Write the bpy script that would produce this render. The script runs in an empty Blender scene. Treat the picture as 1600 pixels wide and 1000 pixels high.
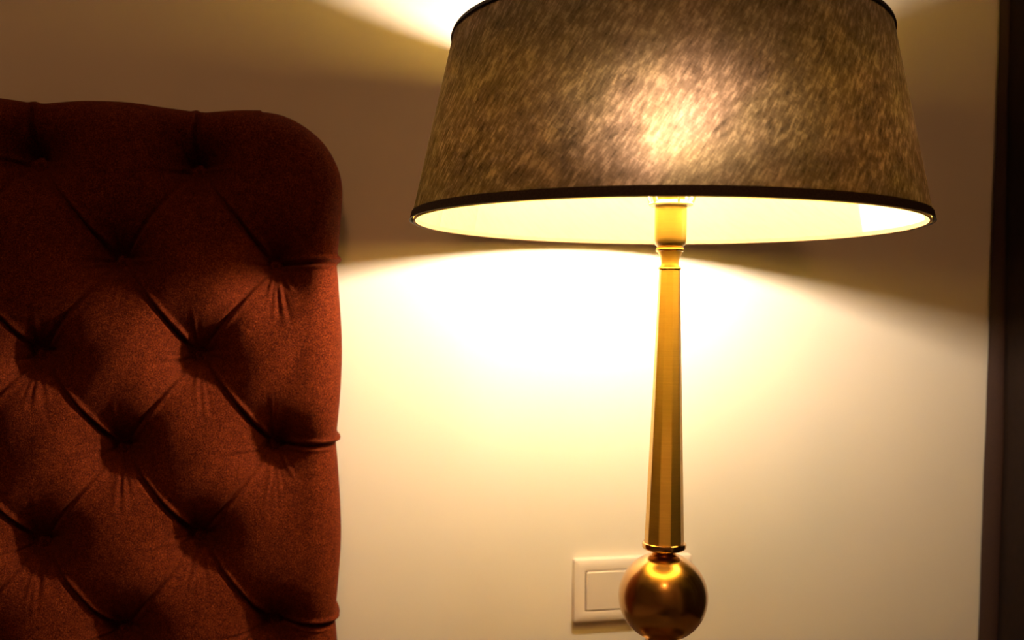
import bpy, bmesh, math, random
import numpy as np
from mathutils import Vector, Matrix

random.seed(7)
rng = np.random.default_rng(7)
SC = bpy.context.scene
COL = SC.collection
PI = math.pi

# ------------------------------------------------------------------ frame
# x runs along the bedroom wall, y = 0 is that wall, the room lies at y < 0, z is up.
CZ = 0.95                                    # camera height
CAM = Vector((-0.3039, -0.9820, CZ))
YAW, PITCH, ROLL = 0.2339, 0.0460, 0.0132    # turn to the right of the wall normal is negative
F_PX, CY_PX = 1579.7, 566.25

# ------------------------------------------------------------------ camera
cam = bpy.data.objects.new('camera', bpy.data.cameras.new('camera'))
COL.objects.link(cam)
cam.data.sensor_width = 36
cam.data.lens = F_PX / 1600 * 36
cam.data.shift_y = (CY_PX - 500) / 1600
cam.data.clip_start = 0.02
fwd0 = Vector((math.sin(YAW), math.cos(YAW), 0))
right0 = Vector((math.cos(YAW), -math.sin(YAW), 0))
fwd = fwd0 * math.cos(PITCH) + Vector((0, 0, -math.sin(PITCH)))
up0 = right0.cross(fwd)
right = right0 * math.cos(ROLL) + up0 * math.sin(ROLL)
up = -right0 * math.sin(ROLL) + up0 * math.cos(ROLL)
M = Matrix((right, up, -fwd)).transposed().to_4x4()
M.translation = CAM
cam.matrix_world = M
cam.data.dof.use_dof = True
cam.data.dof.focus_distance = 0.76
cam.data.dof.aperture_fstop = 6.3
SC.camera = cam

# ------------------------------------------------------------------ world, exposure
w = bpy.data.worlds.new('night'); SC.world = w; w.use_nodes = True
w.node_tree.nodes['Background'].inputs[0].default_value = (0.02, 0.015, 0.01, 1)
w.node_tree.nodes['Background'].inputs[1].default_value = 0.05
SC.view_settings.view_transform = 'Standard'
SC.view_settings.look = 'None'
SC.view_settings.gamma = 1
SC.view_settings.use_curve_mapping = False
SC.view_settings.exposure = 0.0
BULB_STRENGTH = 1270.0
BULB_COLOR = (1.0, 0.80, 0.60, 1)
FILL_STRENGTH = 47.0  # added ambient fill, out of view
FILL_COLOR = (1.0, 0.46, 0.17, 1)

# ------------------------------------------------------------------ helpers
def tag(o, label=None, cat=None, group=None, kind=None):
    if label: o['label'] = label
    if cat: o['category'] = cat
    if group: o['group'] = group
    if kind: o['kind'] = kind
    return o

def empty(name, loc, label, cat):
    o = bpy.data.objects.new(name, None); COL.objects.link(o)
    o.location = loc; o.empty_display_size = 0.05
    return tag(o, label, cat)

def link(name, me, mat, parent=None, smooth=False, loc=None):
    if mat is not None: me.materials.append(mat)
    if smooth:
        me.polygons.foreach_set('use_smooth', [True] * len(me.polygons))
    o = bpy.data.objects.new(name, me); COL.objects.link(o)
    if loc is not None: o.location = loc
    if parent is not None:
        o.parent = parent
    return o

def mesh_py(name, verts, faces):
    me = bpy.data.meshes.new(name)
    me.from_pydata([tuple(v) for v in verts], [], faces)
    me.update()
    return me

def fix_normals(me):
    bm = bmesh.new(); bm.from_mesh(me)
    bmesh.ops.recalc_face_normals(bm, faces=bm.faces)
    bm.to_mesh(me); bm.free()

def box_mesh(name, x0, x1, y0, y1, z0, z1, bevel=0.0, seg=2):
    bm = bmesh.new()
    bmesh.ops.create_cube(bm, size=1)
    for v in bm.verts:
        v.co.x = x0 + (v.co.x + .5) * (x1 - x0)
        v.co.y = y0 + (v.co.y + .5) * (y1 - y0)
        v.co.z = z0 + (v.co.z + .5) * (z1 - z0)
    if bevel:
        bmesh.ops.bevel(bm, geom=list(bm.edges), offset=bevel, segments=seg, affect='EDGES', profile=.5)
    me = bpy.data.meshes.new(name); bm.to_mesh(me); bm.free()
    return me

def lathe_mesh(name, prof, n=96, cap=True, rot=0.0):
    """prof: list of (radius, z); closed at ends when radius is 0 or cap."""
    V, Fc = [], []
    for r, z in prof:
        for i in range(n):
            a = rot + 2 * PI * i / n
            V.append((r * math.cos(a), r * math.sin(a), z))
    for k in range(len(prof) - 1):
        for i in range(n):
            j = (i + 1) % n
            Fc.append((k * n + i, k * n + j, (k + 1) * n + j, (k + 1) * n + i))
    if cap:
        Fc.append(tuple(range(n - 1, -1, -1)))
        Fc.append(tuple((len(prof) - 1) * n + i for i in range(n)))
    me = mesh_py(name, V, Fc)
    fix_normals(me)
    return me

def auto_smooth(o, ang=35):
    me = o.data
    me.polygons.foreach_set('use_smooth', [True] * len(me.polygons))
    me.set_sharp_from_angle(angle=math.radians(ang))

def tube_mesh(name, pts, r, n=10):
    pts = [Vector(p) for p in pts]
    V, Fc = [], []
    for k, p in enumerate(pts):
        t = (pts[min(k + 1, len(pts) - 1)] - pts[max(k - 1, 0)]).normalized()
        a = t.orthogonal().normalized() if k == 0 else (a - t * a.dot(t)).normalized()
        b = t.cross(a)
        for i in range(n):
            th = 2 * PI * i / n
            V.append(p + a * math.cos(th) * r + b * math.sin(th) * r)
    for k in range(len(pts) - 1):
        for i in range(n):
            j = (i + 1) % n
            Fc.append((k * n + i, k * n + j, (k + 1) * n + j, (k + 1) * n + i))
    Fc.append(tuple(range(n - 1, -1, -1)))
    Fc.append(tuple((len(pts) - 1) * n + i for i in range(n)))
    me = mesh_py(name, V, Fc)
    fix_normals(me)
    return me

# ------------------------------------------------------------------ materials
class NT:
    def __init__(s, name):
        s.m = bpy.data.materials.new(name); s.m.use_nodes = True
        s.t = s.m.node_tree; s.t.nodes.clear()
        s.out = s.n('ShaderNodeOutputMaterial')
    def n(s, typ, **kw):
        nd = s.t.nodes.new(typ)
        for k, v in kw.items():
            if k.startswith('_'): setattr(nd, k[1:], v)
            else:
                nd.inputs[k.replace('__', ' ')].default_value = v
        return nd
    def l(s, a, b): s.t.links.new(a, b)
    def mix(s, fac, a, b):
        nd = s.t.nodes.new('ShaderNodeMix'); nd.data_type = 'RGBA'
        for sock, v in ((nd.inputs[0], fac), (nd.inputs[6], a), (nd.inputs[7], b)):
            if isinstance(v, bpy.types.NodeSocket): s.l(v, sock)
            else: sock.default_value = v
        return nd.outputs[2]
    def ramp(s, fac, stops):
        nd = s.t.nodes.new('ShaderNodeValToRGB'); cr = nd.color_ramp
        while len(cr.elements) < len(stops): cr.elements.new(.5)
        for e, (p, c) in zip(cr.elements, stops):
            e.position = p; e.color = c
        s.l(fac, nd.inputs[0]); return nd.outputs[0]
    def coords(s, kind='Object', scale=(1, 1, 1), rot=(0, 0, 0)):
        tc = s.t.nodes.new('ShaderNodeTexCoord'); mp = s.t.nodes.new('ShaderNodeMapping')
        mp.inputs['Scale'].default_value = scale; mp.inputs['Rotation'].default_value = rot
        s.l(tc.outputs[kind], mp.inputs[0]); return mp.outputs[0]
    def noise(s, vec, scale, detail=3, rough=.5):
        nd = s.n('ShaderNodeTexNoise', Scale=scale, Detail=detail, Roughness=rough)
        s.l(vec, nd.inputs['Vector']); return nd.outputs['Fac']
    def bump(s, h, strength, dist=.001):
        nd = s.n('ShaderNodeBump', Strength=strength, Distance=dist); s.l(h, nd.inputs['Height'])
        return nd.outputs[0]

def principled(name, color, rough=.5, metal=0.0, noise_scale=None, vary=.08, bump=0.0, spec=.5,
               stretch=(1, 1, 1), **extra):
    t = NT(name)
    p = t.n('ShaderNodeBsdfPrincipled', Roughness=rough, Metallic=metal)
    p.inputs['Specular IOR Level'].default_value = spec
    for k, v in extra.items(): p.inputs[k.replace('__', ' ')].default_value = v
    c = (*color, 1)
    if noise_scale:
        vec = t.coords('Object', stretch)
        nz = t.noise(vec, noise_scale, 4, .6)
        lo = tuple(x * (1 - vary) for x in color) + (1,); hi = tuple(min(1, x * (1 + vary)) for x in color) + (1,)
        t.l(t.ramp(nz, [(.3, lo), (.7, hi)]), p.inputs['Base Color'])
        if bump: t.l(t.bump(nz, bump), p.inputs['Normal'])
    else:
        p.inputs['Base Color'].default_value = c
    t.l(p.outputs[0], t.out.inputs[0])
    return t.m

def wall_material(name, color):
    t = NT(name)
    p = t.n('ShaderNodeBsdfPrincipled', Roughness=.75)
    p.inputs['Specular IOR Level'].default_value = .2
    v = t.coords('Object')
    big = t.noise(v, 3.0, 3, .5); fine = t.noise(v, 140, 4, .55); mid = t.noise(v, 22, 3, .5)
    c2 = tuple(x * .965 for x in color)
    t.l(t.ramp(big, [(.35, (*c2, 1)), (.65, (*color, 1))]), p.inputs['Base Color'])
    b1 = t.n('ShaderNodeBump', Strength=.12, Distance=.0006); t.l(fine, b1.inputs['Height'])
    b2 = t.n('ShaderNodeBump', Strength=.18, Distance=.002); t.l(mid, b2.inputs['Height'])
    t.l(b1.outputs[0], b2.inputs['Normal']); t.l(b2.outputs[0], p.inputs['Normal'])
    t.l(p.outputs[0], t.out.inputs[0])
    return t.m

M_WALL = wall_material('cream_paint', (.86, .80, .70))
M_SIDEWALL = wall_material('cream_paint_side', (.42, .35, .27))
M_CEIL = wall_material('ceiling_paint', (.86, .80, .70))
M_PLASTIC = principled('white_plastic', (.86, .76, .66), .3, spec=.5)
M_PLASTIC_SHADE = principled('fitter_plastic', (.82, .78, .68), .22)

def brushed_brass(name, color, rough, bump, horizontal=True, dark=.88, aniso=.0, coat=0.0):
    t = NT(name)
    p = t.n('ShaderNodeBsdfPrincipled', Metallic=1.0, Roughness=rough)
    v = t.coords('Object', (30, 30, 900) if horizontal else (300, 300, 12))
    nz = t.noise(v, 1.0, 4, .65)
    v2 = t.coords('Object', (1, 1, 1)); cl = t.noise(v2, 45, 3, .5)
    c2 = tuple(x * dark for x in color)
    base = t.ramp(nz, [(.3, (*c2, 1)), (.7, (*color, 1))])
    old = tuple(x * y for x, y in zip(color, (.86, .78, .66)))
    t.l(t.mix(t.ramp(cl, [(.45, (0, 0, 0, 1)), (.75, (.5, .5, .5, 1))]), base, (*old, 1)), p.inputs['Base Color'])
    rr = t.t.nodes.new('ShaderNodeMapRange')
    rv = .0 if coat else .22
    rr.inputs['To Min'].default_value = rough * (1 - rv); rr.inputs['To Max'].default_value = rough * (1 + rv)
    t.l(nz, rr.inputs[0]); t.l(rr.outputs[0], p.inputs['Roughness'])
    t.l(t.bump(nz, bump, .0001), p.inputs['Normal'])
    if coat:
        p.inputs['Coat Weight'].default_value = coat; p.inputs['Coat Roughness'].default_value = .05; p.inputs['Coat IOR'].default_value = 1.6
    if aniso:
        tg = t.n('ShaderNodeTangent', _direction_type='RADIAL', _axis='Z'); t.l(tg.outputs[0], p.inputs['Tangent'])
        p.inputs['Anisotropic'].default_value = aniso; p.inputs['Anisotropic Rotation'].default_value = .25
    t.l(p.outputs[0], t.out.inputs[0])
    return t.m

M_BRASS = brushed_brass('brushed_antique_brass', (.65, .42, .13), .41, .12, aniso=.85)
M_BRASS_CUP = brushed_brass('socket_brass', (.35, .235, .095), .36, .06, aniso=.6)
M_BRASS_BALL = brushed_brass('polished_antique_brass', (.62, .35, .095), .26, .0, horizontal=False, dark=.97, coat=.6)
M_BRASS_TRIM = brushed_brass('turned_antique_brass', (.80, .50, .20), .16, .05, dark=.9)

def shade_fabric():
    t = NT('slubbed_taupe_taffeta')
    v = t.coords('UV')
    # UV in metres: u round the shade, v up the slope; slubs lean to the right
    def streak(deg, sx, sy, scale, det=4, ro=.6):
        rt = t.n('ShaderNodeMapping'); rt.vector_type = 'POINT'
        rt.inputs['Rotation'].default_value = (0, 0, math.radians(deg)); t.l(v, rt.inputs[0])
        mp = t.n('ShaderNodeMapping'); mp.inputs['Scale'].default_value = (sx, sy, 1); t.l(rt.outputs[0], mp.inputs[0])
        return t.noise(mp.outputs[0], scale, det, ro)
    a = streak(32, 1.0, .30, 330, 4, .65)        # slubs
    b = streak(30, 1.0, .10, 900, 3, .6)         # fine threads
    c = streak(-58, 1.0, .16, 800, 2, .5)        # crossing threads
    big = streak(20, 1, .7, 55, 4, .6)
    hue = streak(0, 1, 1, 14, 2, .5)
    def mul(x, k, add=0):
        m_ = t.n('ShaderNodeMath'); m_.operation = 'MULTIPLY_ADD'
        t.l(x, m_.inputs[0]); m_.inputs[1].default_value = k
        if isinstance(add, (int, float)): m_.inputs[2].default_value = add
        else: t.l(add, m_.inputs[2])
        return m_.outputs[0]
    s = mul(a, .42, mul(b, .22, mul(c, .10, mul(big, .26))))
    g = t.ramp(s, [(.38, (.06, .06, .06, 1)), (.5, (.36, .36, .36, 1)), (.62, (1, 1, 1, 1))])
    warm = t.mix(t.ramp(hue, [(.42, (0, 0, 0, 1)), (.6, (1, 1, 1, 1))]), (1.0, .71, .54, 1), (.95, .73, .45, 1))
    trans_c = t.n('ShaderNodeMix'); trans_c.data_type = 'RGBA'; trans_c.blend_type = 'MULTIPLY'
    trans_c.inputs[0].default_value = 1; t.l(g, trans_c.inputs[6]); t.l(warm, trans_c.inputs[7])
    tc = trans_c.outputs[2]
    dif = t.n('ShaderNodeBsdfDiffuse')
    t.l(t.mix(s, (.02, .013, .007, 1), (.10, .07, .04, 1)), dif.inputs[0])
    gl = t.n('ShaderNodeBsdfGlossy', Roughness=.45); gl.inputs[0].default_value = (.5, .4, .28, 1)
    bmp = t.bump(s, .4, .0006)
    t.l(bmp, gl.inputs['Normal']); t.l(bmp, dif.inputs['Normal'])
    sheen = t.n('ShaderNodeMixShader', Fac=.06); t.l(dif.outputs[0], sheen.inputs[1]); t.l(gl.outputs[0], sheen.inputs[2])
    tr = t.n('ShaderNodeBsdfTranslucent'); t.l(tc, tr.inputs[0])
    rf1 = t.n('ShaderNodeBsdfRefraction', Roughness=.6, IOR=1.10); t.l(tc, rf1.inputs[0])
    rf2 = t.n('ShaderNodeBsdfRefraction', Roughness=.78, IOR=1.32); t.l(tc, rf2.inputs[0])
    rf = t.n('ShaderNodeMixShader', Fac=.5); t.l(rf1.outputs[0], rf.inputs[1]); t.l(rf2.outputs[0], rf.inputs[2])
    m1 = t.n('ShaderNodeMixShader', Fac=.975); t.l(tr.outputs[0], m1.inputs[1]); t.l(rf.outputs[0], m1.inputs[2])
    m2 = t.n('ShaderNodeMixShader', Fac=.25); t.l(sheen.outputs[0], m2.inputs[1]); t.l(m1.outputs[0], m2.inputs[2])
    t.l(m2.outputs[0], t.out.inputs[0])
    return t.m

def lining_fabric(name, col, trans=.11):
    t = NT(name)
    v = t.coords('UV')
    rt = t.n('ShaderNodeMapping'); rt.inputs['Rotation'].default_value = (0, 0, math.radians(-38)); t.l(v, rt.inputs[0])
    mp = t.n('ShaderNodeMapping'); mp.inputs['Scale'].default_value = (.12, 1, 1); t.l(rt.outputs[0], mp.inputs[0])
    nz = t.noise(mp.outputs[0], 420, 4, .6)
    c = t.ramp(nz, [(.3, (*[x * .86 for x in col], 1)), (.55, (*col, 1))])
    dif = t.n('ShaderNodeBsdfDiffuse'); t.l(c, dif.inputs[0])
    rf = t.n('ShaderNodeBsdfRefraction', Roughness=.6, IOR=1.12); rf.inputs[0].default_value = (.95, .85, .72, 1)
    tr = t.n('ShaderNodeBsdfTranslucent'); tr.inputs[0].default_value = (.9, .8, .65, 1)
    rw = t.n('ShaderNodeBsdfRefraction', Roughness=.75, IOR=1.32); rw.inputs[0].default_value = (.95, .85, .72, 1)
    m0 = t.n('ShaderNodeMixShader', Fac=.5); t.l(rf.outputs[0], m0.inputs[1]); t.l(rw.outputs[0], m0.inputs[2])
    m1 = t.n('ShaderNodeMixShader', Fac=.93); t.l(tr.outputs[0], m1.inputs[1]); t.l(m0.outputs[0], m1.inputs[2])
    m2 = t.n('ShaderNodeMixShader', Fac=trans); t.l(dif.outputs[0], m2.inputs[1]); t.l(m1.outputs[0], m2.inputs[2])
    t.l(m2.outputs[0], t.out.inputs[0])
    return t.m

M_SHADE = shade_fabric()
M_LINING = lining_fabric('cream_lining', (.80, .62, .14))
M_LINING2 = lining_fabric('cream_lining_overlap', (.86, .74, .30), .11)
M_SHADE_TRIM = principled('dark_bias_tape', (.045, .027, .016), .7, noise_scale=900, vary=.4, bump=.3, spec=.2)
M_HEM = principled('cream_bias_tape', (.34, .22, .10), .8, noise_scale=1200, vary=.25, bump=.5, spec=.1)

def upholstery():
    t = NT('rust_brown_upholstery')
    p = t.n('ShaderNodeBsdfPrincipled', Roughness=.85)
    p.inputs['Sheen Weight'].default_value = .12; p.inputs['Sheen Roughness'].default_value = .4
    p.inputs['Sheen Tint'].default_value = (.80, .20, .07, 1)
    p.inputs['Specular IOR Level'].default_value = .08
    v = t.coords('Object')
    def wave(direction, scale):
        wv = t.n('ShaderNodeTexWave', Scale=scale, Distortion=1.2, Detail=2); wv.bands_direction = direction
        wv.inputs['Detail Scale'].default_value = 2
        t.l(v, wv.inputs[0]); return wv.outputs['Fac']
    fine = t.noise(v, 900, 3, .7); mid = t.noise(v, 160, 3, .6)
    wx, wz = wave('X', 420), wave('Z', 420)
    gr = t.n('ShaderNodeMath'); gr.operation = 'MULTIPLY_ADD'; t.l(fine, gr.inputs[0]); gr.inputs[1].default_value = 1.9; gr.inputs[2].default_value = -.42
    gritty = gr.outputs[0]
    mm = t.n('ShaderNodeMath'); mm.operation = 'ADD'; t.l(wx, mm.inputs[0]); t.l(wz, mm.inputs[1])
    m2 = t.n('ShaderNodeMath'); m2.operation = 'MULTIPLY_ADD'; t.l(mm.outputs[0], m2.inputs[0]); m2.inputs[1].default_value = .25; t.l(gritty, m2.inputs[2])
    m3 = t.n('ShaderNodeMath'); m3.operation = 'MULTIPLY_ADD'; t.l(m2.outputs[0], m3.inputs[0]); m3.inputs[1].default_value = .5
    m4 = t.n('ShaderNodeMath'); m4.operation = 'MULTIPLY'; t.l(mid, m4.inputs[0]); m4.inputs[1].default_value = .22
    t.l(m4.outputs[0], m3.inputs[2])
    t.l(t.ramp(m3.outputs[0], [(.35, (.030, .0032, .0005, 1)), (.60, (.150, .0220, .0045, 1)), (.88, (.50, .115, .026, 1))]), p.inputs['Base Color'])
    t.l(t.bump(m2.outputs[0], .55, .0006), p.inputs['Normal'])
    t.l(p.outputs[0], t.out.inputs[0])
    return t.m
M_UPH = upholstery()
M_CURTAIN = principled('dark_brown_curtain', (.010, .0044, .0028), .8, noise_scale=700, vary=.35, bump=.4, spec=.15, stretch=(1, 1, .15))
M_CURTAIN_HEM = principled('dark_brown_curtain_hem', (.028, .012, .009), .7, noise_scale=700, vary=.35, bump=.4, spec=.25)
M_THREAD = principled('brown_thread', (.10, .055, .03), .6)
M_WOOD = principled('dark_walnut', (.035, .015, .007), .5, noise_scale=6, vary=.45, bump=.05, stretch=(1, 8, 8))
M_FLOOR = principled('dark_carpet', (.10, .07, .05), .95, noise_scale=300, vary=.4, bump=.6, spec=.05)
M_LINEN = principled('brown_bedspread', (.14, .085, .05), .9, noise_scale=60, vary=.12, bump=.3, spec=.1)

def bulb_material():
    t = NT('lit_frosted_glass')
    e = t.n('ShaderNodeEmission', Strength=BULB_STRENGTH); e.inputs[0].default_value = BULB_COLOR
    t.l(e.outputs[0], t.out.inputs[0])
    return t.m
M_BULB = bulb_material()

# ------------------------------------------------------------------ room shell
XL, XR, YB, HC = -3.0, 0.60, -3.2, 2.55
T = .1
def slab(name, *b, mat):
    o = link(name, box_mesh(name, *b), mat); tag(o, kind='structure'); return o
slab('wall_back', XL - T, XR + T, 0, T, 0, HC, mat=M_WALL)
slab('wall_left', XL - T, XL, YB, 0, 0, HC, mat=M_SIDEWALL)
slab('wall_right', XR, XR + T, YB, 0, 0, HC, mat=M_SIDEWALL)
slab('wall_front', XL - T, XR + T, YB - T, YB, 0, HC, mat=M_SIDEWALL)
slab('floor', XL - T, XR + T, YB - T, T, -T, 0, mat=M_FLOOR)
slab('ceiling', XL - T, XR + T, YB - T, T, HC, HC + T, mat=M_CEIL)

# ------------------------------------------------------------------ headboard
HB_R, HB_L = -0.2435, -1.86
HB_TOP = CZ + .1765
RC = .070            # corner radius
TH = .086            # padded thickness
RE = .030            # edge roundover
SP = .1305
ROW = .0815
Z0 = CZ + .1245
buttons = []
for k in range(8):
    z = Z0 - ROW * k
    base = -.3665 if k % 2 == 0 else -.3005
    j = 0
    while base - SP * j > HB_L + .04:
        buttons.append((base - SP * j, z, k, j)); j += 1
bkey = {(k, j): (x, z) for x, z, k, j in buttons}
segs = []   # (x0,z0,x1,z1,sign)
for (k, j), (x, z) in bkey.items():
    if (k + 1, None) is None: pass
    if k + 1 < 8:
        for jj in (range(j, j + 2) if k % 2 == 0 else range(j - 1, j + 1)):
            if (k + 1, jj) in bkey:
                x2, z2 = bkey[(k + 1, jj)]
                segs.append((x, z, x2, z2, 1 if x2 > x else -1))
edge_segs = []
for (k, j), (x, z) in bkey.items():
    if k == 0: edge_segs.append((x, z, x + .001, HB_TOP + .02))
    if k % 2 == 1 and j == 0: edge_segs.append((x, z, HB_R + .02, z + .003))

def smax(z):
    q = np.clip(z - (HB_TOP - RC), 0, RC)
    return HB_R - (RC - np.sqrt(np.maximum(RC * RC - q * q, 0)))

def edge_dist(S, Z):
    dx = HB_R - S; dz = HB_TOP - Z
    e = np.minimum(dx, dz)
    inc = (dx < RC) & (dz < RC)
    ec = RC - np.hypot(RC - dx, RC - dz)
    return np.maximum(np.where(inc, ec, e), 0)

def seg_dist(S, Z, seg):
    x0, z0, x1, z1 = seg[:4]
    dx, dz = x1 - x0, z1 - z0; L = math.hypot(dx, dz)
    u = ((S - x0) * dx + (Z - z0) * dz) / (L * L)
    uc = np.clip(u, 0, 1)
    d = np.hypot(S - x0 - uc * dx, Z - z0 - uc * dz)
    sd = ((S - x0) * dz - (Z - z0) * dx) / L      # signed, + = right side going along
    return d, sd, uc * L, L

def pad_height(S, Z):
    H = np.full(S.shape, TH)
    # broad crown of every pocket
    pit = np.ones(S.shape)
    for x, z, k, j in buttons:
        m = (np.abs(S - x) < .16) & (np.abs(Z - z) < .16)
        r = np.hypot(S[m] - x, Z[m] - z)
        pit[m] *= 1 - .93 * np.exp(-np.maximum(r - .007, 0) / .0215)
    val = np.ones(S.shape)
    fold = np.zeros(S.shape)
    for sg in segs:
        x0, z0, x1, z1, sgn = sg
        m = (S > min(x0, x1) - .03) & (S < max(x0, x1) + .03) & (Z > min(z0, z1) - .03) & (Z < max(z0, z1) + .03)
        if not m.any(): continue
        d, sd, al, L = seg_dist(S[m], Z[m], sg)
        val[m] *= 1 - .8 * np.exp(-(d / .012) ** 1.3)
        # the upper layer laps over the lower one: a lip and a sharp groove below it
        bow = .0015 * np.sin(al / L * PI)
        t_ = -sd + bow
        prof = .0046 * np.exp(-((t_ - .0030) / .0021) ** 2) - .0080 * np.exp(-((t_ + .0004) / .0017) ** 2)
        fade = np.clip((np.minimum(al, L - al) - .006) / .012, 0, 1)
        fold[m] += np.where(d < .02, prof * (.38 + .75 * (al / L) ** 1.5) * (1.0 if sgn > 0 else .65) * fade, 0)
    H -= .050 * (1 - pit)
    H -= .0062 * (1 - val)
    H += fold
    # edge pleats
    for sg in edge_segs:
        x0, z0, x1, z1 = sg
        m = (S > min(x0, x1) - .03) & (S < max(x0, x1) + .03) & (Z > min(z0, z1) - .03) & (Z < max(z0, z1) + .03)
        if not m.any(): continue
        d, sd, al, L = seg_dist(S[m], Z[m], sg)
        inside = np.clip((((S[m] - x0) * (x1 - x0) + (Z[m] - z0) * (z1 - z0)) / L) / .010, 0, 1)
        H[m] += inside * (.0034 * np.exp(-((sd + .0042) / .0020) ** 2) - .0065 * np.exp(-(sd / .0018) ** 2) \
            + .0022 * np.exp(-((sd - .0034) / .0013) ** 2) - .004 * np.exp(-(np.abs(sd) / .012) ** 1.3))
    # gathers radiating from each button
    for x, z, k, j in buttons:
        m = (np.abs(S - x) < .055) & (np.abs(Z - z) < .055)
        if not m.any(): continue
        r = np.hypot(S[m] - x, Z[m] - z); th = np.arctan2(Z[m] - z, S[m] - x)
        lr = random.Random(k * 31 + j)
        g = np.zeros(r.shape)
        for ang, ln in ((180, .034), (190, .026), (172, .022), (0, .020), (10, .016), (92, .030), (84, .024),
                        (270, .040), (262, .032), (279, .034), (288, .024), (253, .026), (240, .022), (300, .020), (118, .02), (62, .018)):
            a0 = math.radians(ang + lr.uniform(-4, 4)); ln *= lr.uniform(.8, 1.3)
            dth = (th - a0 + PI) % (2 * PI) - PI
            off = r * np.sin(dth)
            ok = np.cos(dth) > .3
            wdt = .0011 + .02 * r
            amp = lr.uniform(.0017, .0027) * np.exp(-(r / ln) ** 3) * np.clip((r - .006) / .006, 0, 1)
            g += np.where(ok, amp * (np.exp(-(off / wdt) ** 2) - .9 * np.exp(-((off - 2 * wdt) / wdt) ** 2)), 0)
        H[m] += g
    # gentle unevenness of the stuffing
    H += .0010 * np.sin(S * 61 + Z * 37) + .0008 * np.sin(S * 143 - Z * 97 + 1.3)
    return H

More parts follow.
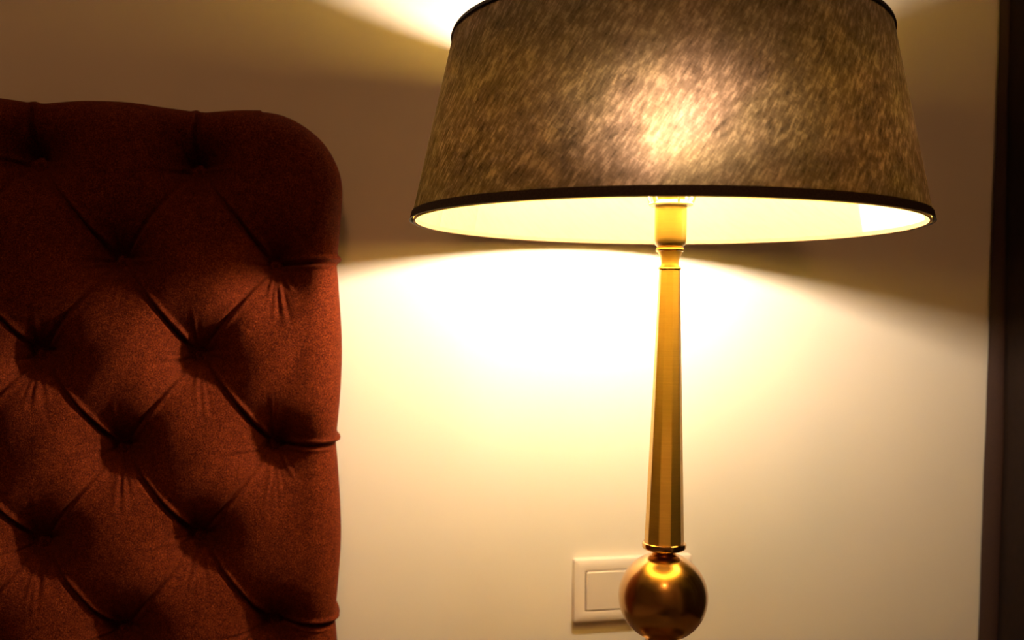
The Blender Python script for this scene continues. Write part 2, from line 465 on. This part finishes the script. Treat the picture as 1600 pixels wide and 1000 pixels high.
def build_headboard():
    root = empty('headboard', (HB_R - .8, -.02, 0),
                 'tall rust-brown button-tufted upholstered headboard with rounded corner against the cream wall', 'headboard')
    ox, oy = HB_R - .8, -.02
    # rows, bottom to top
    zc = list(np.linspace(0.0, CZ - .56, 12)) + list(np.linspace(CZ - .55, CZ - .345, 40))[:]
    zf = list(np.arange(CZ - .343, HB_TOP - RC, .00125))
    zt = [HB_TOP - RC + RC * math.sin(p) for p in np.linspace(0.012, PI / 2, 70)]
    Zr = np.array(zc + zf + zt)
    # columns, right to left, as distance from the right edge
    ec = list(RE * (np.linspace(0, 1, 26) ** 1.7)) + list(np.arange(RE + .00125, .37, .00125)) + list(np.linspace(.376, HB_R - HB_L, 210))
    U = 1 - np.array(ec) / (HB_R - HB_L)          # 1 at the right edge
    sm = smax(Zr)
    S = HB_L + (sm[:, None] - HB_L) * U[None, :]
    Z = np.repeat(Zr[:, None], len(U), 1)
    H = pad_height(S, Z)
    e = edge_dist(S, Z)
    q = np.clip(1 - e / RE, 0, 1)
    off = H - RE * (1 - np.sqrt(np.maximum(1 - q * q, 0)))
    # outline puckers where the pleats go over the edge
    dS = np.zeros(S.shape); dZ = np.zeros(S.shape)
    near = np.exp(-(e / .010))
    for sg in edge_segs:
        if sg[2] > HB_R:
            dz = Z - sg[3]
            bulge = -.0022 * np.exp(-(np.abs(dz) / .012)) + .0042 * np.exp(-((dz - .003) / .0035) ** 2)
            dS += near * bulge * (S > HB_R - .05)
        else:
            dx = S - sg[2]
            bulge = -.0015 * np.exp(-(np.abs(dx) / .012)) + .0028 * np.exp(-((dx + .001) / .0025) ** 2)
            dZ += near * bulge * (Z > HB_TOP - .05)
    dS += near * .0016 * np.sin((Z - Z0) / ROW * PI + PI / 2) * (S > HB_R - .05) * 1.0
    dZ += near * .0016 * np.cos((S + .3675 + SP / 2) / SP * 2 * PI) * (Z > HB_TOP - .05) * (S < HB_R - RC)
    S2, Z2 = S + dS, Z + dZ
    nr, nc = S.shape
    V = np.stack([S2 - ox, -off - oy, Z2], -1).reshape(-1, 3)
    idx = np.arange(nr * nc).reshape(nr, nc)
    quads = np.stack([idx[:-1, :-1], idx[1:, :-1], idx[1:, 1:], idx[:-1, 1:]], -1).reshape(-1, 4)
    # side: right column upwards, then top row leftwards, then left column down
    loop = list(idx[:, 0]) + list(idx[-1, 1:]) + list(idx[-2::-1, -1])
    base = V[loop]
    layers = [V]; prev = np.array(loop); F2 = [quads]; start = len(V)
    for f, bulge in ((.75, .0012), (.45, .0015), (.2, .0008), (.0, -.001)):
        P = base.copy()
        P[:, 1] = (base[:, 1] + oy) * f - oy - .0005
        nx = np.zeros(len(loop)); nz = np.zeros(len(loop))
        nx[:nr] = 1; nz[nr:nr + nc - 1] = 1
        P[:, 0] += nx * bulge; P[:, 2] += nz * bulge
        layers.append(P); cur = start + np.arange(len(loop)); start += len(loop)
        F2.append(np.stack([prev[:-1], cur[:-1], cur[1:], prev[1:]], -1)); prev = cur
    V = np.concatenate(layers); Fq = np.concatenate(F2)
    me = bpy.data.meshes.new('tufted_panel')
    me.vertices.add(len(V)); me.vertices.foreach_set('co', V.astype(np.float32).ravel())
    me.loops.add(Fq.size); me.loops.foreach_set('vertex_index', Fq.astype(np.int32).ravel())
    me.polygons.add(len(Fq)); me.polygons.foreach_set('loop_start', np.arange(0, Fq.size, 4, dtype=np.int32))
    me.update(calc_edges=True); me.validate()
    o = link('tufted_panel', me, M_UPH, root, smooth=True)
    # buttons
    prof = [(.0001, .0046), (.003, .0043), (.0056, .0030), (.0068, .0008), (.0064, -.002), (.003, -.003)]
    bme = lathe_mesh('button', prof, 20, True)
    bme.materials.append(M_UPH)
    bme.polygons.foreach_set('use_smooth', [True] * len(bme.polygons))
    for x, z, k, j in buttons:
        b = bpy.data.objects.new('button', bme); COL.objects.link(b)
        h = float(pad_height(np.array([[x]]), np.array([[z]]))[0, 0])
        b.location = (x - ox, -h + .003 - oy, z)
        b.rotation_euler = (PI / 2, 0, 0)
        b.parent = root
    # plywood back
    link('back_board', box_mesh('back_board', HB_L + .02 - ox, HB_R - .075 - ox, -.006 - oy, -.0005 - oy, .001, HB_TOP - .08), M_WOOD, root)
build_headboard()

# ------------------------------------------------------------------ bed (below the frame, its top shows in the brass ball)
def build_bed():
    root = empty('bed', (-1.06, -1.1, 0), 'low bed with a plain brown bedspread in front of the tufted headboard', 'bed')
    rx, ry = -1.06, -1.1
    a, b = -.76, .76
    y1, y0 = -.092 - ry, -2.05 - ry
    me = box_mesh('mattress', a, b, y0, y1, .26, CZ - .43, .05, 5)
    link('mattress', me, M_LINEN, root, smooth=True)
    link('bed_base', box_mesh('bed_base', a + .02, b - .02, y0 + .02, y1 - .005, .08, .265, .008), M_WOOD, root)
    for x in (a + .08, b - .08):
        for y in (y0 + .1, y1 - .1):
            link('leg', lathe_mesh('leg', [(.018, 0), (.026, .082)], 20), M_WOOD, root, loc=(x, y, 0))
build_bed()

# ------------------------------------------------------------------ bedside table
TABLE_Z = CZ - .355
def build_table():
    cx, cy = .02, -.22
    root = empty('bedside_table', (cx, cy, 0), 'dark wooden bedside table under the brass lamp beside the headboard', 'table')
    wd, dp = .19, .20
    link('table_top', box_mesh('table_top', -wd, wd, -dp, dp, TABLE_Z - .022, TABLE_Z, .003), M_WOOD, root)
    link('body', box_mesh('body', -wd + .01, wd - .01, -dp + .02, dp - .005, .12, TABLE_Z - .0225, .003), M_WOOD, root)
    for k in range(2):
        z0 = .14 + k * .21
        d = link('drawer', box_mesh('drawer', -wd + .02, wd - .02, -dp + .008, -dp + .0195, z0, z0 + .195, .003), M_WOOD, root)
        kn = lathe_mesh('knob', [(.005, 0), (.005, .012), (.012, .016), (.012, .022), (.004, .026)], 24)
        kob = link('knob', kn, M_BRASS_TRIM, d, smooth=True, loc=(0, -dp + .008, z0 + .0975)); kob.rotation_euler = (PI / 2, 0, 0)
    for sx in (-1, 1):
        for sy in (-1, 1):
            link('leg', lathe_mesh('leg', [(.012, 0), (.02, .1205)], 16), M_WOOD, root, loc=(sx * (wd - .04), sy * (dp - .05), 0))
build_table()

# ------------------------------------------------------------------ lamp
PX, PY = .0058, -.2219          # pole axis
SX, SY = .0, -.2205             # shade axis, a touch off the pole
def build_lamp():
    root = empty('table_lamp', (PX, PY, TABLE_Z),
                 'brass table lamp with a faceted stem, round brass ball and wide taupe fabric shade', 'lamp')
    b = CZ - TABLE_Z                                   # local z = b + z relative to the camera
    def L(prof): return [(r, z + b) for r, z in prof]
    def turned(name, prof, mat, n=96, ang=35, label=None, parent=root):
        o = link(name, lathe_mesh(name, L(prof), n), mat, parent); auto_smooth(o, ang)
        if label: o['label'] = label
        return o
    # foot (below the frame)
    turned('foot', [(.0735, -b + .0), (.075, -b + .003), (.075, -b + .010), (.071, -b + .014), (.058, -b + .019),
                    (.045, -b + .028), (.026, -b + .045), (.018, -b + .062), (.0165, -.276), (.019, -.270), (.019, -.267),
                    (.0145, -.2655), (.0135, -.2605), (.0135, -.255)], M_BRASS_TRIM, 96, 30)
    # ball
    R = .0361; c = -.2258
    prof = []
    for i in range(65):
        a = -PI / 2 + .30 + (PI - .60) * i / 64
        prof.append((R * math.cos(a), c + R * math.sin(a)))
    turned('ball', prof, M_BRASS_BALL, 128, 60, 'glossy round brass ball')
    # neck between ball and stem
    turned('neck', [(.0112, -.1945), (.0118, -.1925), (.0113, -.1915), (.0092, -.1900), (.0072, -.1888), (.0066, -.1878),
                    (.0070, -.1868), (.0120, -.1858)], M_BRASS_TRIM, 64, 30)
    turned('lower_collar', [(.0125, -.1874), (.0160, -.1869), (.0176, -.1856), (.0179, -.1836), (.0176, -.1818), (.0168, -.1812), (.0150, -.1812)],
           M_BRASS_TRIM, 80, 30)
    # ten-sided tapering stem
    st = lathe_mesh('stem', L([(.0160, -.1818), (.0084, .0380)]), 10, True, rot=math.radians(-76 - 13.4 + 18 + 15))
    bm = bmesh.new(); bm.from_mesh(st)
    ed = [e for e in bm.edges if abs(e.verts[0].co.z - e.verts[1].co.z) > .1]
    bmesh.ops.bevel(bm, geom=ed, offset=.0006, segments=2, affect='EDGES', profile=.5)
    bm.to_mesh(st); bm.free()
    o = link('stem', st, M_BRASS, root); o['label'] = 'ten-sided brushed brass stem, narrowing upwards'
    turned('upper_collar', [(.0080, .0380), (.0092, .0384), (.0093, .0394), (.0090, .0402), (.0080, .0406)], M_BRASS_TRIM, 64, 40)
    turned('cove', [(.0088, .0402), (.0075, .0412), (.0070, .0430), (.0071, .0450), (.0077, .0480), (.0088, .0508), (.0100, .0528)],
           M_BRASS, 64, 40)
    turned('middle_collar', [(.0098, .0526), (.0110, .0532), (.0112, .0543), (.0110, .0556), (.0098, .0562)], M_BRASS_TRIM, 64, 40)
    turned('socket_cup', [(.0096, .0560), (.0104, .0568), (.0118, .0585), (.0125, .0605), (.0127, .0630), (.0127, .0880),
                          (.0124, .0886), (.0105, .0888)], M_BRASS_CUP, 96, 30, 'smooth brass socket cup below the shade')
    # lamp holder with thread, inside the cream fitter ring
    pr = [(.0100, .0884)]
    z = .0900
    for i in range(8):
        pr += [(.0112, z), (.0117, z + .0008), (.0112, z + .0016)]; z += .0024
    pr += [(.0110, z), (.0070, z + .001)]
    turned('bulb_holder', pr, M_BRASS, 64, 60)
    # bulb
    cz = .1350
    pr = [(.0085, .1085), (.0090, .114), (.0095, .120), (.0105, .1285)]
    for i in range(1, 20):
        a = -.55 + (PI / 2 + .55) * i / 19
        pr.append((.0132 * math.cos(a) + .0002, cz + .0170 * math.sin(a)))
    ob = turned('bulb', pr, M_BULB, 40, 80, 'glowing bulb')
    # fitter: ring round the holder and three arms up to the top rim
    sx, sy = SX - PX, SY - PY
    ring = [(.0128, .0886), (.0172, .0892), (.0176, .0904), (.0170, .0912), (.0140, .0916), (.0134, .0930), (.0124, .0934), (.0120, .0910)]
    o = link('shade_fitter', lathe_mesh('shade_fitter', L(ring), 72, True), M_PLASTIC_SHADE, root); auto_smooth(o, 40)
    o['label'] = 'pale ring that holds the shade on the socket'
    for deg in (200, 338, 80):
        a = math.radians(deg); d = Vector((math.cos(a), math.sin(a), 0))
        link('fitter_claw', tube_mesh('fitter_claw', [d * .0150 + Vector((0, 0, b + .0905)), d * .0166 + Vector((0, 0, b + .0935)), d * .0182 + Vector((0, 0, b + .0985)), d * .0186 + Vector((0, 0, b + .106))], .0019, 12), M_PLASTIC_SHADE, o, smooth=True)
    zt = b + .2175
    for k, deg in enumerate((28, 148, 268)):
        a = math.radians(deg)
        d = Vector((math.cos(a), math.sin(a), 0))
        pts = [d * .0165 + Vector((0, 0, b + .0905)), d * .0185 + Vector((0, 0, b + .096)), d * .0215 + Vector((0, 0, b + .110)),
               d * .030 + Vector((0, 0, b + .150)), d * .040 + Vector((0, 0, b + .185)), d * .060 + Vector((0, 0, b + .202)),
               d * .165 + Vector((sx, sy, zt - .004 - .0020 * math.sin(a)))]
        arm = link('fitter_arm', tube_mesh('fitter_arm', pts, .0011, 10), M_PLASTIC_SHADE, o, smooth=True)
    # shade: frustum with a slightly tilted top rim
    RB, RT = .2000, .1686
    ZB, ZT = b + .0743, b + .2182
    def ring_pt(th, u, r_off=0.0):
        r = RB + (RT - RB) * u + r_off
        z_ = ZB + (ZT - ZB) * u + u * (-.0115 * RT * (math.sin(th) * math.cos(YAW) + math.cos(th) * math.sin(YAW)) - .0025 * RT * math.cos(th))
        return (sx + r * math.cos(th), sy + r * math.sin(th), z_)
    def cone(name, mat, u0, u1, r_off, nseg=256, nu=12, th0=0, th1=2 * PI, thick=None, parent=root):
        V, Fc, UV = [], [], []
        for a in range(nu + 1):
            u = u0 + (u1 - u0) * a / nu
            for i in range(nseg + 1):
                th = th0 + (th1 - th0) * i / nseg
                V.append(ring_pt(th, u, r_off)); UV.append((th * .184, u * .148))
        W = nseg + 1
        for a in range(nu):
            for i in range(nseg):
                Fc.append((a * W + i, a * W + i + 1, (a + 1) * W + i + 1, (a + 1) * W + i))
        me = mesh_py(name, V, Fc)
        uvl = me.uv_layers.new(name='UVMap')
        li = np.zeros(len(me.loops), dtype=np.int32); me.loops.foreach_get('vertex_index', li)
        uvl.data.foreach_set('uv', np.array(UV, dtype=np.float32)[li].ravel())
        return link(name, me, mat, parent, smooth=True)
    cone('shade', M_SHADE, .002, .998, 0)['label'] = 'slubbed taupe-brown fabric shade'
    cone('lining', M_LINING, .002, .998, -.0011)['label'] = 'cream fabric lining of the shade'
    th0 = math.radians(-24); th1 = math.radians(8)
    cone('lining_overlap', M_LINING2, .012, .99, -.0017, 60, 6, th0, th1)['label'] = 'paler overlapping strip of the shade lining'
    def band(name, u0, u1, ra, rb, mat, label, nseg=256):
        # closed ring profile following the slope, rounded edges
        pr = [(u0, ra + .0004), (u0 + .004, ra), (u1 - .004, ra), (u1, ra - .0003 if ra > 0 else ra), (u1, rb), (u1 - .004, rb), (u0 + .004, rb), (u0, rb + (.0002 if rb > 0 else 0))]
        V, Fc = [], []
        for i in range(nseg):
            th = 2 * PI * i / nseg
            for u, ro in pr: V.append(ring_pt(th, u, ro))
        n = len(pr)
        for i in range(nseg):
            j = (i + 1) % nseg
            for a in range(n):
                c_ = (a + 1) % n
                Fc.append((i * n + a, j * n + a, j * n + c_, i * n + c_))
        me = mesh_py(name, V, Fc); fix_normals(me)
        o_ = link(name, me, mat, root); auto_smooth(o_, 50); o_['label'] = label; return o_
    band('bottom_trim', -.006, .040, .0011, .0001, M_SHADE_TRIM, 'dark brown tape round the lower edge of the shade')
    band('top_trim', .984, 1.006, .0011, .0001, M_SHADE_TRIM, 'dark brown tape round the upper edge of the shade')
    band('bottom_hem', -.008, .016, -.0018, -.0034, M_HEM, 'cream tape round the inner lower edge of the shade')
    band('top_hem', .974, 1.008, -.0018, -.0034, M_HEM, 'cream tape round the inner upper edge of the shade')
build_lamp()

# ------------------------------------------------------------------ wall switch
def build_switch():
    x0, x1, z0, z1 = -.0035, .1255, CZ - .3125, CZ - .2470
    root = empty('light_switch', ((x0 + x1) / 2, 0, (z0 + z1) / 2),
                 'white double rocker light switch on the cream wall behind the brass ball', 'switch')
    ox, oz = (x0 + x1) / 2, (z0 + z1) / 2
    # frame: ring of nested rectangles
    def rect(a, y):
        hx, hz = (x1 - x0) / 2 - a, (z1 - z0) / 2 - a
        rr = .0025
        pts = []
        for cx, cz, s in ((hx, hz, 0), (-hx, hz, 1), (-hx, -hz, 2), (hx, -hz, 3)):
            for k in range(5):
                t = (s + k / 4) * PI / 2
                r_ = max(rr - a * .1, .0008)
                pts.append((cx - math.copysign(r_, cx) + r_ * math.cos(t), y, cz - math.copysign(r_, cz) + r_ * math.sin(t)))
        return pts
    rings = [rect(0, 0), rect(0, -.0055), rect(.0008, -.0070), rect(.0022, -.0078), (rect(.0105, -.0086)), rect(.0115, -.0082), rect(.0118, -.003)]
    V = [p for r in rings for p in r]; n = len(rings[0]); Fc = []
    for a in range(len(rings) - 1):
        for i in range(n):
            j = (i + 1) % n
            Fc.append((a * n + i, a * n + j, (a + 1) * n + j, (a + 1) * n + i))
    Fc.append(tuple((len(rings) - 1) * n + i for i in range(n)))
    me = mesh_py('frame', V, Fc); fix_normals(me)
    o = link('frame', me, M_PLASTIC, root); auto_smooth(o, 30)
    wx = (x1 - x0) / 2 - .0125; wz = (z1 - z0) / 2 - .0125
    for s in (-1, 1):
        a, b_ = (-wx, -.0006) if s < 0 else (.0006, wx)
        bm = bmesh.new(); bmesh.ops.create_cube(bm, size=1)
        for v in bm.verts:
            front = v.co.y < 0; topv = v.co.z > 0
            v.co.x = a + (v.co.x + .5) * (b_ - a)
            v.co.z = (-wz if not topv else wz)
            v.co.y = -.0032 if not front else (-.0104 if topv else -.0086)
        bmesh.ops.bevel(bm, geom=list(bm.edges), offset=.0009, segments=3, affect='EDGES')
        m2 = bpy.data.meshes.new('rocker'); bm.to_mesh(m2); bm.free()
        r_ = link('rocker', m2, M_PLASTIC, root); auto_smooth(r_, 40)
build_switch()

# ------------------------------------------------------------------ curtain
def build_curtain():
    root = empty('curtain', (.50, -.6, 0), 'dark brown floor-length curtain at the right side, stitched hem along its edge', 'curtain')
    ox, oy = .50, -.6
    zs = np.concatenate([np.linspace(.012, CZ - .45, 20), np.linspace(CZ - .44, CZ + .45, 150), np.linspace(CZ + .46, 2.42, 30)])
    # path in plan: hem strip facing the room, then folds running along the side wall
    def path(z):
        t = (z - CZ)
        wgl = .0003 * math.sin(z * 23) + .0002 * math.sin(z * 61 + 1)
        hw = .0135 - .012 * np.clip((t + .15) / .5, 0, .8)         # visible hem narrows upwards
        P = [(.4755 + wgl, -.007), (.4758 + wgl, -.0085), (.478 + wgl, -.0105)]
        e = (.4775 + wgl + hw, -.0135 - hw * .35)
        P += [((P[2][0] * (1 - k / 6) + e[0] * k / 6), (P[2][1] * (1 - k / 6) + e[1] * k / 6) - .0012 * math.sin(PI * k / 6)) for k in range(1, 7)]
        return P
    def tail(z, last):
        out = []
        amp = .026 + .004 * math.sin(z * 2)
        for k in range(1, 150):
            y = last[1] - k * .0085
            ph = k * .0085 / .13 * 2 * PI
            s = last[0] + amp * (1 - math.cos(ph + .15 * math.sin(z * 3))) * min(1, k / 10) + .0006 * k * .1
            out.append((s, y))
        return out
    hemV, tailV = [], []
    for z in zs:
        p = path(z); tl = tail(z, p[-1])
        hemV.append([(a - ox, b - oy, z) for a, b in p]); tailV.append([(a - ox, b - oy, z) for a, b in [p[-1]] + tl])
    def grid(name, rows, mat, th):
        n = len(rows[0]); V = [p for r in rows for p in r]
        Fc = [(a * n + i, a * n + i + 1, (a + 1) * n + i + 1, (a + 1) * n + i) for a in range(len(rows) - 1) for i in range(n - 1)]
        me = mesh_py(name, V, Fc)
        o = link(name, me, mat, root, smooth=True)
        s = o.modifiers.new('s', 'SOLIDIFY'); s.thickness = th; s.offset = 0
        return o
    grid('side_hem', hemV, M_CURTAIN_HEM, .0022)['label'] = 'slightly lighter folded side hem'
    grid('curtain_panel', tailV, M_CURTAIN, .0014)
    # stitches down the inner edge of the hem, joined: far too many to pick apart
    bm = bmesh.new()
    z = CZ - .42
    while z < CZ + .42:
        p = path(z)[-1]; q = path(z + .0035)[-1]
        a = Vector((p[0] - ox, p[1] - oy - .0022, z)); b = Vector((q[0] - ox, q[1] - oy - .0022, z + .0035))
        mtx = Matrix.Translation((a + b) / 2) @ Matrix.Diagonal((.0008, .0008, .0034, 1))
        bmesh.ops.create_cube(bm, size=1, matrix=mtx)
        z += .0055
    me = bpy.data.meshes.new('stitching'); bm.to_mesh(me); bm.free()
    o = link('stitching', me, M_THREAD, root); tag(o, kind='stuff')
build_curtain()

def build_rod():
    root = empty('curtain_rod', (.53, -.65, 2.44), 'dark curtain rod on the side wall carrying the brown curtain', 'curtain rod')
    rod = link('rod', tube_mesh('rod', [(0, -.66, 0), (0, .63, 0)], .011, 20), M_WOOD, root, smooth=True)
    for y in (-.6, .58):
        link('bracket', tube_mesh('bracket', [(.0, y, 0), (.035, y, 0), (.07, y, 0)], .006, 10), M_WOOD, root, smooth=True)
    for k in range(11):
        y = -.58 + k * .112
        bm = bmesh.new()
        V, Fc = [], []
        for i in range(24):
            a = 2 * PI * i / 24
            for j in range(8):
                c = 2 * PI * j / 8
                r = .0155 + .002 * math.cos(c)
                V.append((r * math.cos(a), y + .002 * math.sin(c), -.004 + r * math.sin(a)))
        for i in range(24):
            for j in range(8):
                Fc.append((i * 8 + j, ((i + 1) % 24) * 8 + j, ((i + 1) % 24) * 8 + (j + 1) % 8, i * 8 + (j + 1) % 8))
        bm.free()
        link('ring', mesh_py('ring', V, Fc), M_BRASS_TRIM, root, smooth=True)
build_rod()

# ------------------------------------------------------------------ fill light added at the ceiling to brighten the shadowed wall (unseen)
def build_fill_light():
    root = empty('fill_light', (-.60, -2.1, HC), 'round dim fill light added unseen at the ceiling above the foot of the bed', 'lamp')
    o = link('fill_rim', lathe_mesh('fill_rim', [(.15, 0), (.165, -.004), (.165, -.03), (.155, -.036), (.152, -.03)], 64), M_BRASS_TRIM, root)
    auto_smooth(o, 40)
    t = NT('warm_fill_emission')
    e = t.n('ShaderNodeEmission', Strength=FILL_STRENGTH); e.inputs[0].default_value = FILL_COLOR
    t.l(e.outputs[0], t.out.inputs[0])
    o = link('fill_disc', lathe_mesh('fill_disc', [(.151, -.032), (.145, -.045), (.11, -.058), (.05, -.066), (.001, -.067)], 64), t.m, root, smooth=True)
build_fill_light()
